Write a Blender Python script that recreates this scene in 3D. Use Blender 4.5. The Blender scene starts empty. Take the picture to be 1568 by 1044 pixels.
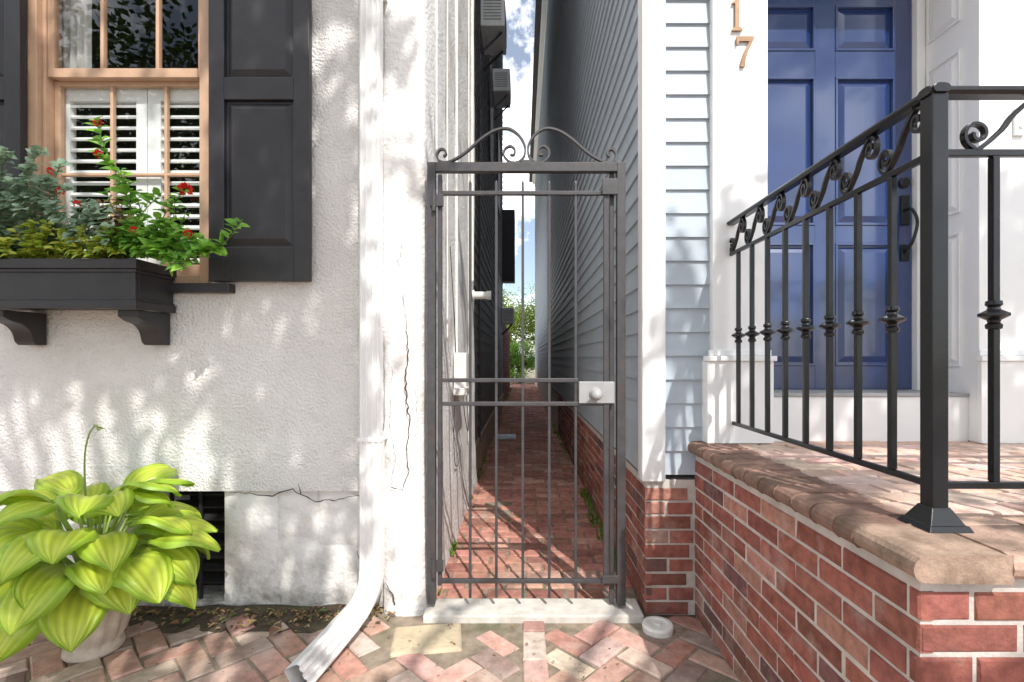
import bpy, math, random
from mathutils import Vector, Matrix, noise
random.seed(7)
R=random.random
def U(a,b): return a+(b-a)*R()
V=Vector
sc=bpy.context.scene
H=1.2; F=760.0
# image pixel coordinates -> metres on an upright plane at camera distance Y
def ex(u,Y): return (u-800.0)*Y/F
def ez(v,Y): return H+(548.0-v)*Y/F

# ------------------------------------------------------------------ mesh builder
class MB:
    def __init__(s): s.v=[]; s.f=[]; s.c=[]
    def add(s,vs,fs,col=(1,1,1)):
        o=len(s.v)
        s.v.extend([tuple(p) for p in vs])
        if col and isinstance(col[0],(tuple,list)): s.c.extend([tuple(c[:3])+(1,) for c in col])
        else: s.c.extend([tuple(col[:3])+(1,)]*len(vs))
        s.f.extend([tuple(i+o for i in f) for f in fs])
    def box(s,x0,x1,y0,y1,z0,z1,col=(1,1,1)):
        vs=[(x0,y0,z0),(x1,y0,z0),(x1,y1,z0),(x0,y1,z0),(x0,y0,z1),(x1,y0,z1),(x1,y1,z1),(x0,y1,z1)]
        s.add(vs,[(0,3,2,1),(4,5,6,7),(0,1,5,4),(1,2,6,5),(2,3,7,6),(3,0,4,7)],col)
    def quad(s,a,b,c,d,col=(1,1,1)): s.add([a,b,c,d],[(0,1,2,3)],col)
    def frustum(s,o,u,v,n,w,h,inset,ht,col=(1,1,1),base=0.0):
        o=V(o);u=V(u);v=V(v);n=V(n)
        b=[o,o+u*w,o+u*w+v*h,o+v*h]
        t=[o+u*inset+v*inset,o+u*(w-inset)+v*inset,o+u*(w-inset)+v*(h-inset),o+u*inset+v*(h-inset)]
        vs=[p+n*base for p in b]+[p+n*(base+ht) for p in t]
        s.add(vs,[(4,5,6,7),(0,1,5,4),(1,2,6,5),(2,3,7,6),(3,0,4,7)],col)
    def brick(s,c,u,v,n,L,W,D,ch,col):
        c=V(c);u=V(u);v=V(v);n=V(n)
        def ring(a,b,h): return [c-u*a-v*b+n*h,c+u*a-v*b+n*h,c+u*a+v*b+n*h,c-u*a+v*b+n*h]
        j=[n*U(-.0012,.0012)+u*U(-.0018,.0018)+v*U(-.0018,.0018) for _ in range(4)]
        r3=ring(L/2-ch,W/2-ch,0); r3=[p+q for p,q in zip(r3,j)]
        vs=ring(L/2,W/2,-D)+ring(L/2,W/2,-ch)+r3
        fs=[(8,9,10,11)]
        for k in range(4):
            m=(k+1)%4
            fs+= [(k,m,4+m,4+k),(4+k,4+m,8+m,8+k)]
        s.add(vs,fs,col)
    def sweep(s,pts,prof,hint,col=(1,1,1),scales=None,cap=True):
        pts=[V(p) for p in pts]; hint=V(hint); n=len(prof); vs=[]
        for i,p in enumerate(pts):
            a=pts[max(i-1,0)]; b=pts[min(i+1,len(pts)-1)]
            t=(b-a).normalized()
            bb=t.cross(hint)
            if bb.length<1e-4: bb=t.cross(V((.3,.5,.8)))
            bb.normalize(); nn=bb.cross(t).normalized()
            k=scales[i] if scales else 1.0
            for (q,r) in prof: vs.append(p+bb*q*k+nn*r*k)
        fs=[]
        for i in range(len(pts)-1):
            for j in range(n):
                m=(j+1)%n
                fs.append((i*n+j,i*n+m,(i+1)*n+m,(i+1)*n+j))
        if cap:
            fs.append(tuple(range(n-1,-1,-1))); fs.append(tuple(range((len(pts)-1)*n,len(pts)*n)))
        s.add(vs,fs,col)
    def tube(s,pts,r,col=(1,1,1),n=8,hint=(.13,.21,.95),radii=None):
        prof=[(math.cos(2*math.pi*i/n),math.sin(2*math.pi*i/n)) for i in range(n)]
        s.sweep(pts,prof,hint,col,scales=radii if radii else [r]*len(pts))
    def bar(s,pts,w,d,hint,col=(1,1,1)):
        s.sweep(pts,[(-w/2,-d/2),(w/2,-d/2),(w/2,d/2),(-w/2,d/2)],hint,col)
    def lathe(s,o,axis,prof,n=16,col=(1,1,1),mod=None):
        o=V(o); a=V(axis).normalized(); u=a.cross(V((.31,.17,.9)) if abs(a.z)<.9 else V((1,0,0))).normalized(); v=a.cross(u)
        vs=[];fs=[]
        for (r,h) in prof:
            for i in range(n):
                t=2*math.pi*i/n; rr=r*(mod(t,h) if mod else 1)
                vs.append(o+a*h+u*rr*math.cos(t)+v*rr*math.sin(t))
        for k in range(len(prof)-1):
            for i in range(n):
                m=(i+1)%n; fs.append((k*n+i,k*n+m,(k+1)*n+m,(k+1)*n+i))
        fs.append(tuple(range(n-1,-1,-1))); fs.append(tuple(range((len(prof)-1)*n,len(prof)*n)))
        s.add(vs,fs,col)
    def leaf(s,p,d,nrm,L,W,col,fold=.25,droop=.15):
        p=V(p);d=V(d).normalized();nrm=V(nrm)
        sd=d.cross(nrm)
        if sd.length<1e-3: sd=d.cross(V((.4,.2,.8)))
        sd.normalize(); up=sd.cross(d).normalized()
        c0=p; c1=p+d*L*.35+up*L*.02; c2=p+d*L*.7-up*L*droop*.4; c3=p+d*L-up*L*droop
        e=up*W*fold
        vs=[c0,c1+sd*W*.5+e,c1,c1-sd*W*.5+e,c2+sd*W*.36+e*.7,c2,c2-sd*W*.36+e*.7,c3]
        s.add(vs,[(0,2,1),(0,3,2),(1,2,5,4),(2,3,6,5),(4,5,7),(5,6,7)],col)
    def leaf4(s,p,d,nrm,L,W,col):
        p=V(p);d=V(d).normalized();sd=d.cross(V(nrm))
        if sd.length<1e-3: sd=V((1,0,0))
        sd.normalize()
        s.add([p-d*L*.5,p-sd*W*.5,p+d*L*.5,p+sd*W*.5],[(0,1,2,3)],col)
    def obj(s,name,mat,parent=None,smooth=False,bevel=0,seg=2,ang=35):
        me=bpy.data.meshes.new(name); me.from_pydata(s.v,[],s.f); me.update()
        ca=me.color_attributes.new("Col",'FLOAT_COLOR','POINT')
        ca.data.foreach_set("color",[x for c in s.c for x in c])
        me.materials.append(mat)
        if smooth: me.polygons.foreach_set("use_smooth",[True]*len(me.polygons))
        ob=bpy.data.objects.new(name,me); sc.collection.objects.link(ob)
        if parent: ob.parent=parent
        if bevel>0:
            b=ob.modifiers.new("bv",'BEVEL'); b.width=bevel; b.segments=seg; b.limit_method='ANGLE'; b.angle_limit=math.radians(ang)
        return ob
def grp(name):
    e=bpy.data.objects.new(name,None); sc.collection.objects.link(e); e.empty_display_size=.1; return e
def cr(pts,n=6):
    pts=[V(p) for p in pts]; out=[]
    P=[pts[0]*2-pts[1]]+pts+[pts[-1]*2-pts[-2]]
    for i in range(1,len(P)-2):
        a,b,c,d=P[i-1],P[i],P[i+1],P[i+2]
        for k in range(n):
            t=k/n
            out.append(.5*((2*b)+(c-a)*t+(2*a-5*b+4*c-d)*t*t+(3*b-a-3*c+d)*t**3))
    out.append(pts[-1]); return out

# ------------------------------------------------------------------ materials
def mat(name,col=(.5,.5,.5),rough=.6,metal=0,spec=.5,var=.12,vscale=4,bump=0,bscale=60,bdist=.004,vc=False,
        tint=None,tscale=1.5,tamt=.5,coat=0,bump2=0,b2scale=8,trans=0,detail=4,tlo=.5,thi=.7,grime=0,gz0=.0,gz1=.3,gcol=(.16,.14,.10)):
    m=bpy.data.materials.new(name); m.use_nodes=True; nt=m.node_tree; N=nt.nodes; Lk=nt.links
    bs=N['Principled BSDF']; bs.inputs['Roughness'].default_value=rough; bs.inputs['Metallic'].default_value=metal
    bs.inputs['Specular IOR Level'].default_value=spec; bs.inputs['Coat Weight'].default_value=coat; bs.inputs['Coat Roughness'].default_value=.08
    tc=N.new('ShaderNodeTexCoord')
    def nz(s,d=4,r=.6):
        t=N.new('ShaderNodeTexNoise'); t.inputs['Scale'].default_value=s; t.inputs['Detail'].default_value=d; t.inputs['Roughness'].default_value=r
        Lk.new(tc.outputs['Object'],t.inputs['Vector']); return t
    n1=nz(vscale,detail)
    mr=N.new('ShaderNodeMapRange'); mr.inputs[1].default_value=.3; mr.inputs[2].default_value=.7; mr.inputs[3].default_value=1-var; mr.inputs[4].default_value=1+var
    Lk.new(n1.outputs['Fac'],mr.inputs[0])
    mx=N.new('ShaderNodeMix'); mx.data_type='RGBA'; mx.blend_type='MULTIPLY'; mx.inputs[0].default_value=1
    if vc:
        at=N.new('ShaderNodeAttribute'); at.attribute_name='Col'; Lk.new(at.outputs['Color'],mx.inputs[6])
    else: mx.inputs[6].default_value=(*col,1)
    cb=N.new('ShaderNodeCombineColor')
    for i in range(3): Lk.new(mr.outputs[0],cb.inputs[i])
    Lk.new(cb.outputs[0],mx.inputs[7]); last=mx.outputs[2]
    if tint:
        n2=nz(tscale,5,.65); m2=N.new('ShaderNodeMapRange'); m2.inputs[1].default_value=tlo; m2.inputs[2].default_value=thi; m2.inputs[3].default_value=0; m2.inputs[4].default_value=tamt
        Lk.new(n2.outputs['Fac'],m2.inputs[0])
        x=N.new('ShaderNodeMix'); x.data_type='RGBA'; Lk.new(m2.outputs[0],x.inputs[0]); Lk.new(last,x.inputs[6]); x.inputs[7].default_value=(*tint,1); last=x.outputs[2]
    if grime:
        sp=N.new('ShaderNodeSeparateXYZ'); Lk.new(tc.outputs['Object'],sp.inputs[0])
        mg=N.new('ShaderNodeMapRange'); mg.inputs[1].default_value=gz0; mg.inputs[2].default_value=gz1; mg.inputs[3].default_value=1; mg.inputs[4].default_value=0; Lk.new(sp.outputs[2],mg.inputs[0])
        n3=nz(11,5,.7); m3=N.new('ShaderNodeMapRange'); m3.inputs[1].default_value=.38; m3.inputs[2].default_value=.68; Lk.new(n3.outputs['Fac'],m3.inputs[0])
        mu=N.new('ShaderNodeMath'); mu.operation='MULTIPLY'; Lk.new(mg.outputs[0],mu.inputs[0]); Lk.new(m3.outputs[0],mu.inputs[1])
        mu2=N.new('ShaderNodeMath'); mu2.operation='MULTIPLY'; Lk.new(mu.outputs[0],mu2.inputs[0]); mu2.inputs[1].default_value=grime
        x=N.new('ShaderNodeMix'); x.data_type='RGBA'; Lk.new(mu2.outputs[0],x.inputs[0]); Lk.new(last,x.inputs[6]); x.inputs[7].default_value=(*gcol,1); last=x.outputs[2]
    Lk.new(last,bs.inputs['Base Color'])
    prev=None
    if bump2:
        b=N.new('ShaderNodeBump'); b.inputs['Strength'].default_value=bump2; b.inputs['Distance'].default_value=bdist*4
        t=nz(b2scale,3); Lk.new(t.outputs['Fac'],b.inputs['Height']); prev=b
    if bump:
        b=N.new('ShaderNodeBump'); b.inputs['Strength'].default_value=bump; b.inputs['Distance'].default_value=bdist
        t=nz(bscale,3,.55); Lk.new(t.outputs['Fac'],b.inputs['Height'])
        if prev: Lk.new(prev.outputs[0],b.inputs['Normal'])
        prev=b
    if prev: Lk.new(prev.outputs[0],bs.inputs['Normal'])
    if trans:
        tl=N.new('ShaderNodeBsdfTranslucent'); Lk.new(last,tl.inputs['Color'])
        ms=N.new('ShaderNodeMixShader'); ms.inputs[0].default_value=trans
        Lk.new(bs.outputs[0],ms.inputs[1]); Lk.new(tl.outputs[0],ms.inputs[2]); Lk.new(ms.outputs[0],N['Material Output'].inputs[0])
    return m
M={}
M['stucco']=mat('stucco',(.79,.765,.745),.92,var=.07,vscale=3,bump=1.0,bscale=78,bdist=.014,tint=(.62,.585,.54),tscale=1.3,tamt=.5,bump2=.14,b2scale=9,spec=.2,tlo=.46,thi=.7)
M['plaster']=mat('plaster',(.83,.81,.79),.9,var=.06,vscale=5,bump=.8,bscale=45,bdist=.010,tint=(.58,.48,.39),tscale=2.3,tamt=.55,bump2=.2,b2scale=6,spec=.2,tlo=.54,thi=.74,grime=.7,gz1=.5)
M['wash']=mat('whitewash',(.79,.77,.745),.85,var=.08,vscale=8,bump=.7,bscale=30,bdist=.010,tint=(.46,.42,.37),tscale=3,tamt=.5,spec=.2,tlo=.52,thi=.75,grime=.9,gz1=.35)
M['crack']=mat('crack_shadow',(.06,.05,.04),1)
M['white']=mat('white_paint',(.84,.84,.83),.4,var=.03,vscale=3,bump=.1,bscale=60,bdist=.001)
M['alum']=mat('white_enamel_metal',(.83,.82,.80),.35,var=.05,vscale=6,tint=(.54,.49,.42),tscale=5,tamt=.3,bump=.05,bscale=20,tlo=.56,thi=.8,grime=.5,gz1=.25)
M['black']=mat('charcoal_paint',(.024,.022,.025),.42,var=.2,vscale=9,bump=.15,bscale=90,bdist=.001,tint=(.046,.042,.042),tscale=6,tamt=.4)
M['iron']=mat('black_iron',(.009,.0095,.011),.24,var=.15,vscale=20,bump=.25,bscale=140,bdist=.001,spec=.45)
M['giron']=mat('weathered_gate_iron',(.060,.057,.060),.45,metal=.1,var=.2,vscale=25,bump=.3,bscale=160,bdist=.001,tint=(.10,.05,.03),tscale=9,tamt=.5,tlo=.56,thi=.75)
M['wood']=mat('tan_sash_paint',(.50,.32,.21),.5,var=.1,vscale=12,bump=.15,bscale=80,bdist=.001)
M['brick']=mat('brick',rough=.88,vc=True,var=.32,vscale=26,bump=.8,bscale=110,bdist=.003,tint=(.52,.43,.39),tscale=7,tamt=.5,spec=.25,tlo=.54,thi=.78,grime=.6,gz1=.35,gcol=(.10,.08,.06))
M['pave']=mat('paving_brick',rough=.9,vc=True,var=.25,vscale=22,bump=.8,bscale=90,bdist=.004,tint=(.55,.48,.42),tscale=5,tamt=.6,spec=.2,tlo=.46,thi=.74)
M['mossy']=mat('alley_brick',rough=.85,vc=True,var=.3,vscale=18,bump=.8,bscale=70,bdist=.005,tint=(.15,.14,.08),tscale=2.4,tamt=.4,spec=.3,tlo=.54,thi=.74)
M['mortar']=mat('mortar',(.50,.46,.42),.95,var=.2,vscale=14,bump=.8,bscale=120,bdist=.003,tint=(.66,.63,.58),tscale=6,tamt=.6)
M['sand']=mat('joint_sand',(.25,.20,.15),.95,var=.3,vscale=20,bump=.8,bscale=150,bdist=.004,tint=(.06,.08,.03),tscale=3,tamt=.7)
M['concrete']=mat('concrete',(.60,.57,.52),.9,var=.15,vscale=10,bump=.5,bscale=120,bdist=.003,tint=(.35,.30,.24),tscale=7,tamt=.6,tlo=.46,thi=.7)
M['stone']=mat('sandstone',(.50,.41,.28),.9,var=.2,vscale=12,bump=.8,bscale=40,bdist=.008,tint=(.25,.2,.13),tscale=6,tamt=.6)
M['brown']=mat('coping_brick',rough=.8,vc=True,var=.25,vscale=25,bump=.8,bscale=90,bdist=.004,tint=(.11,.08,.055),tscale=9,tamt=.65,spec=.3,tlo=.44,thi=.66)
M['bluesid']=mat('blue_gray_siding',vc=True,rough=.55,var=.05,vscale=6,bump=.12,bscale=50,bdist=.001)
M['door']=mat('navy_door_paint',(.012,.035,.135),.22,var=.08,vscale=5,spec=.8,coat=1.0)
M['bronze']=mat('aged_bronze',(.24,.135,.07),.45,metal=.3,var=.2,vscale=40)
M['darkwall']=mat('dark_gray_siding',(.06,.062,.07),.7,var=.15,vscale=3)
M['bounce_road']=mat('pale_bounce_road',(.22,.21,.20),.9,var=.2,vscale=30)  # out-of-view road, colour lightened to bounce light onto the house fronts
M['dirt']=mat('ground_soil',(.22,.19,.14),1,var=.3,vscale=2)
M['soil']=mat('dark_soil',(.08,.06,.04),1,var=.4,vscale=25,bump=1,bscale=60,bdist=.01,tint=(.07,.09,.03),tscale=6,tamt=.6)
M['leaf']=mat('leaf',vc=True,rough=.45,var=.15,vscale=40,trans=.35,spec=.4)
M['canopy']=mat('canopy_leaf',vc=True,rough=.5,var=.1,vscale=4,detail=1)
M['hosta']=mat('hosta_leaf',vc=True,rough=.34,var=.10,vscale=15,trans=.3,spec=.5,bump=.2,bscale=70,bdist=.002)
M['petal']=mat('petal',vc=True,rough=.6,var=.1,vscale=50,trans=.3)
M['litter']=mat('leaf_litter',vc=True,rough=.9,var=.3,vscale=60)
M['bark']=mat('bark',(.12,.09,.065),.95,var=.3,vscale=14,bump=1,bscale=30,bdist=.02)
M['pot']=mat('cast_stone_pot',(.62,.53,.44),.85,var=.15,vscale=18,bump=.6,bscale=50,bdist=.006,tint=(.34,.29,.22),tscale=8,tamt=.6,tlo=.46,thi=.7)
M['room']=mat('unlit_interior',(.04,.036,.032),1)  # near-black colour stands in for the unlit room and basement recess
M['linen']=mat('linen_curtain',(.85,.83,.80),.9,trans=.3)
M['slat']=mat('shutter_slat_paint',(.82,.82,.81),.4,var=.02,vscale=3)
M['pvc']=mat('white_pvc',(.80,.79,.75),.4,var=.06,vscale=30,tint=(.4,.35,.28),tscale=15,tamt=.4)
M['gray']=mat('gray_metal',(.33,.33,.33),.5,var=.1,vscale=10)
M['acgray']=mat('ac_case',(.85,.85,.83),.5,var=.1,vscale=10)
M['roof']=mat('roof_slate',(.07,.07,.075),.8,var=.2,vscale=8)
# thin window pane: transparent + clear reflection rising at grazing angles (same from both sides)
g=bpy.data.materials.new('window_glass'); g.use_nodes=True; nt=g.node_tree; nt.nodes.clear()
o=nt.nodes.new('ShaderNodeOutputMaterial'); mx=nt.nodes.new('ShaderNodeMixShader'); tr=nt.nodes.new('ShaderNodeBsdfTransparent'); gl=nt.nodes.new('ShaderNodeBsdfGlossy'); fr=nt.nodes.new('ShaderNodeLayerWeight')
fr.inputs[0].default_value=.5; gl.inputs['Roughness'].default_value=.01; tr.inputs[0].default_value=(.96,.98,.97,1)
pw5=nt.nodes.new('ShaderNodeMath'); pw5.operation='POWER'; pw5.inputs[1].default_value=4.0; nt.links.new(fr.outputs['Facing'],pw5.inputs[0])
ml=nt.nodes.new('ShaderNodeMath'); ml.operation='MULTIPLY_ADD'; ml.inputs[1].default_value=.85; ml.inputs[2].default_value=.08; nt.links.new(pw5.outputs[0],ml.inputs[0])
nt.links.new(ml.outputs[0],mx.inputs[0]); nt.links.new(tr.outputs[0],mx.inputs[1]); nt.links.new(gl.outputs[0],mx.inputs[2]); nt.links.new(mx.outputs[0],o.inputs[0]); M['glass']=g

# ------------------------------------------------------------------ sun / sky / camera
EL=math.radians(49); AZ=math.radians(22)
S=V((math.sin(AZ)*math.cos(EL),-math.cos(AZ)*math.cos(EL),math.sin(EL)))
sl=bpy.data.lights.new('sun','SUN'); sl.energy=5.0; sl.angle=math.radians(.5); sl.color=(1,.96,.90)
so=bpy.data.objects.new('sun',sl); so.rotation_euler=(-S).to_track_quat('-Z','Y').to_euler(); so.location=(2,-4,9); sc.collection.objects.link(so)
w=bpy.data.worlds.new("World"); sc.world=w; w.use_nodes=True; nt=w.node_tree; bg=nt.nodes['Background']; bg.inputs[1].default_value=.15
sk=nt.nodes.new('ShaderNodeTexSky'); sk.sky_type='NISHITA'; sk.sun_disc=False; sk.sun_elevation=EL; sk.sun_rotation=math.atan2(S.x,S.y); sk.air_density=1.0; sk.dust_density=.8; sk.ozone_density=1.5
tc=nt.nodes.new('ShaderNodeTexCoord'); nz=nt.nodes.new('ShaderNodeTexNoise'); nz.inputs['Scale'].default_value=7; nz.inputs['Detail'].default_value=8; nz.inputs['Roughness'].default_value=.6
mp=nt.nodes.new('ShaderNodeMapping'); mp.inputs['Location'].default_value=(.35,.1,.22); nt.links.new(tc.outputs['Generated'],mp.inputs[0]); nt.links.new(mp.outputs[0],nz.inputs['Vector'])
rp=nt.nodes.new('ShaderNodeMapRange'); rp.inputs[1].default_value=.45; rp.inputs[2].default_value=.60; rp.inputs[3].default_value=.07; rp.inputs[4].default_value=.95
nt.links.new(nz.outputs['Fac'],rp.inputs[0])
mm=nt.nodes.new('ShaderNodeMix'); mm.data_type='RGBA'; nt.links.new(rp.outputs[0],mm.inputs[0]); nt.links.new(sk.outputs[0],mm.inputs[6]); mm.inputs[7].default_value=(23,23,23.2,1)
nt.links.new(mm.outputs[2],bg.inputs[0])
cam=bpy.data.cameras.new('camera'); co=bpy.data.objects.new('camera',cam); sc.collection.objects.link(co); sc.camera=co
co.location=(0,0,H); co.rotation_euler=(math.radians(90),0,0); cam.sensor_width=36; cam.lens=F/1568*36
cam.shift_x=-16/1568; cam.shift_y=26/1568; cam.clip_end=500; cam.clip_start=.05
sc.view_settings.view_transform='Standard'; sc.view_settings.look='None'; sc.view_settings.exposure=0

# ------------------------------------------------------------------ ground
b=MB(); b.quad((-200,-200,-.14),(200,-200,-.14),(200,200,-.14),(-200,200,-.14)); b.obj('ground',M['dirt'])
b=MB(); b.quad((-60,-9,-.134),(60,-9,-.134),(60,-1.5,-.134),(-60,-1.5,-.134)); b.obj('road',M['bounce_road'])
b=MB()
for i in range(-20,20): b.box(i*.9+.004,i*.9+.896,-1.5,-1.36,-.139,.0)
b.obj('kerb',M['concrete'],bevel=.012)
gsw=grp('sidewalk')
b=MB(); b.box(-18,18,-1.36,30,-.138,-.009); b.obj('bedding',M['sand'],gsw)
def bc(kind='red'):
    r=R()
    if kind=='red':
        if r<.5: c=(.29,.105,.08)
        elif r<.72: c=(.22,.082,.062)
        elif r<.9: c=(.38,.19,.145)
        else: c=(.15,.075,.068)
    elif kind=='pave':
        if r<.42: c=(.47,.29,.23)
        elif r<.62: c=(.38,.21,.165)
        elif r<.88: c=(.54,.42,.35)
        else: c=(.28,.19,.165)
    elif kind=='alley':
        c=(.42,.20,.155) if r<.6 else ((.31,.14,.11) if r<.85 else (.48,.28,.22))
    elif kind=='pink':
        c=(.54,.36,.29) if r<.6 else (.58,.42,.35)
    k=U(.84,1.16); return tuple(x*k*U(.95,1.05) for x in c)
b=MB(); w_=.104
ca,sa=math.cos(math.radians(45)),math.sin(math.radians(45))
def inside(x,y):
    if y>2.30 or y<-1.34 or abs(x)>4.2: return False
    if x>.79 and y>.98: return False
    if x<-.95 and y>2.235+.03*math.sin(x*9): return False
    if -.56<x<-.24 and 2.0<y<2.26: return False
    if -.46<x<.56 and y>2.24: return False
    if -.005<x<.105: return False
    return True
for j in range(-60,60):
    for i in range(-30,30):
        for (cx,cy,rot) in ((j+4*i+1.0,j+.5,0),(j+4*i+2.5,j+0.0,1)):
            X=(cx*ca-cy*sa)*w_; Y=(cx*sa+cy*ca)*w_+.6
            if not inside(X,Y): continue
            a=math.radians(45)+(math.pi/2 if rot else 0)+U(-.045,.045)
            u=V((math.cos(a),math.sin(a),U(-.025,.025))); v=V((-math.sin(a),math.cos(a),U(-.025,.025))); n=u.cross(v)
            b.brick((X+U(-.004,.004),Y+U(-.003,.003),U(-.006,.004)+.012*noise.noise(V((X*2,Y*2,0)))),u,v,n,U(.194,.201),U(.093,.098),.05,.006,bc('pave'))
y=-1.3
while y<2.2:
    b.brick((.05+U(-.003,.003),y+.1,U(-.003,.003)),(0,1,0),(-1,0,0),(0,0,1),.198,.097,.05,.005,bc('pave')); y+=.205
b.obj('herringbone_bricks',M['pave'],gsw)
b=MB(); b.brick((-.41,2.13,.004),(.98,.15,.0),(-.15,.98,0),(0,0,1),.30,.22,.05,.012,(1,1,1)); b.obj('stone_patch',M['stone'],gsw,bevel=.008)
# soil strip
b=MB(); nx=60; ny=8; vs=[];fs=[]
for i in range(nx+1):
    for j in range(ny+1):
        x=-3.4+2.6*i/nx; y=2.18+.21*j/ny
        vs.append((x,y,-.006+.012*noise.noise(V((x*9,y*9,1)))+.014*(j/ny)))
for i in range(nx):
    for j in range(ny):
        k=i*(ny+1)+j; fs.append((k,k+ny+1,k+ny+2,k+1))
b.add(vs,fs); b.obj('planting_soil',M['soil'],gsw,smooth=True)
b=MB()
for k in range(520):
    x=-2.9+U(0,1)**.8*2.3; y=2.36-abs(random.gauss(0,.09)); 
    a=U(0,6.28); d=V((math.cos(a),math.sin(a),U(-.1,.25)))
    c=random.choice([(.20,.10,.05),(.28,.18,.08),(.13,.08,.04),(.38,.28,.11),(.10,.13,.04)])
    L=U(.010,.03) if k%7 else U(.035,.065)
    b.leaf((x,y,U(.006,.02)),d,(U(-.4,.4),U(-.4,.4),1),L,L*.5,c,.3,.2)
for k in range(170):
    x=U(-1.6,.78); y=U(1.6,2.28); a=U(0,6.28); L=U(.006,.018)
    b.leaf((x,y,.008),(math.cos(a),math.sin(a),0),(0,0,1),L,L*.5,random.choice([(.20,.11,.05),(.30,.22,.09),(.12,.15,.05)]))
b.obj('leaf_litter',M['litter'])

# alley path
gal=grp('alley_brick_path')
b=MB(); y=2.44; row=0
while y<24:
    x=-.50-(.1 if row%2 else 0)
    while x<.60:
        x0=max(x,-.5); x1=min(x+.2,.6)
        if x1-x0>.03: 
            z=.016*noise.noise(V((x*1.5,y*1.5,3)))+U(-.004,.004)
            b.brick(((x0+x1)/2,y+U(-.003,.003),z),(1,U(-.025,.025),U(-.02,.02)),(0,1,U(-.02,.02)),(0,0,1),x1-x0-.009,.093,.05,.007,bc('alley'))
        x+=.206
    y+=.104; row+=1
b.obj('path_bricks',M['mossy'],gal)
b=MB()
for k in range(1000):
    side=R()<.6; y=U(2.5,20) if k%3 else U(2.5,5); x=(-.475+abs(random.gauss(0,.03))) if side else (.565-abs(random.gauss(0,.03)))
    if noise.noise(V((y*1.7,x,0)))<-.02: continue
    for q in range(3):
        b.leaf((x,y,0),(U(-.5,.5),U(-.5,.5),1),(U(-1,1),U(-1,1),.2),U(.02,.06),.012,(.16*U(.7,1.3),.30*U(.7,1.3),.04))
b.obj('joint_weeds',M['leaf'],gal)
b=MB(); b.box(-.40,-.10,7.3,7.62,.004,.03)
for k in range(5):
    for l in range(3): b.box(-.385+l*.093,-.305+l*.093,7.32+k*.058,7.355+k*.058,.03,.036)
b.obj('drain_grate',mat('pale_grate',(.70,.76,.84),.6,var=.3,vscale=12),gal)
b=MB(); b.box(-.455,.555,2.262,2.43,-.02,.026); b.obj('gate_threshold_slab',M['concrete'],bevel=.008)
b=MB(); b.lathe((.60,2.20,-.01),(0,0,1),[(.066,0),(.068,.025),(.064,.034),(.045,.036),(.043,.031),(.018,.031),(.017,.042),(.0,.042)],28); b.obj('cleanout_cap',M['pvc'],smooth=False,bevel=.001)

# ------------------------------------------------------------------ stucco house
gh=grp('stucco_house'); FY=2.36
def sy(x,z): return FY-.006*noise.noise(V((x*2.2,z*2.2,0)))-.0018*noise.noise(V((x*11,z*11,4)))
b=MB()
def panel(x0,x1,z0,z1,st=.035):
    nx=max(1,int((x1-x0)/st)); nz_=max(1,int((z1-z0)/st)); vs=[];fs=[]
    for i in range(nx+1):
        for j in range(nz_+1):
            x=x0+(x1-x0)*i/nx; z=z0+(z1-z0)*j/nz_; vs.append((x,sy(x,z),z))
    for i in range(nx):
        for j in range(nz_):
            k=i*(nz_+1)+j; fs.append((k,k+nz_+1,k+nz_+2,k+1))
    b.add(vs,fs)
WX0,WX1=ex(45,FY),ex(322,FY); WZ0,WZ1=ez(435,FY),3.5; FZ=ez(752,FY); PX=ex(588,FY)
panel(WX1,PX,FZ,4.4); panel(WX0,WX1,FZ,WZ0); panel(WX0,WX1,WZ1,4.4); panel(-3.4,WX0,FZ,4.4)
n_=70
vs=[];fs=[]
for i in range(n_+1):
    x=-3.4+(PX+3.4)*i/n_; vs+= [(x,sy(x,FZ),FZ),(x,FY+.06,FZ-.004)]
for i in range(n_): fs.append((2*i,2*i+1,2*i+3,2*i+2))
b.add(vs,fs)
b.obj('stucco_wall',M['stucco'],gh,smooth=True)
b=MB(); b.box(-9,-3.4,FY,FY+.2,0,8); b.box(-3.4,-.55,FY,FY+.2,4.4,8); b.box(-9,-8.8,FY+.2,4.78,0,8); b.box(-8.8,-.6,4.6,4.78,0,8); b.obj('rear_walls',M['stucco'],gh)
b=MB(); b.box(-9.2,-.42,2.15,4.9,8,8.15); b.obj('roof',M['roof'],gh)
# pier + side wall
path=[]; x=PX
while x<-.51: path.append((x,FY,0,-1)); x+=.025
for k in range(7):
    a=math.radians(-90+15*k); path.append((-.51+.04*math.cos(a),FY+.04+.04*math.sin(a),math.cos(a),math.sin(a)))
y=FY+.09
while y<4.82: path.append((-.47,y,1,0)); y+=.05
zs=[0+.04*i for i in range(0,200)]
vs=[];fs=[]
for (x,y,nx,ny) in path:
    for z in zs:
        d=.010*noise.noise(V((x*2+y*2,z*1.5,2)))+.005*noise.noise(V((x*7,y*7,z*7)))+.03*math.exp(-z/.22)*(1 if x>-.64 else 0)+(.004 if x>PX+.01 else 0)
        vs.append((x+nx*d,y+ny*d,z-.01))
nzs=len(zs)
for i in range(len(path)-1):
    for j in range(nzs-1):
        k=i*nzs+j; fs.append((k,k+nzs,k+nzs+1,k+1))
b=MB(); b.add(vs,fs); b.obj('corner_and_side_wall',M['plaster'],gh,smooth=True)
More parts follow.
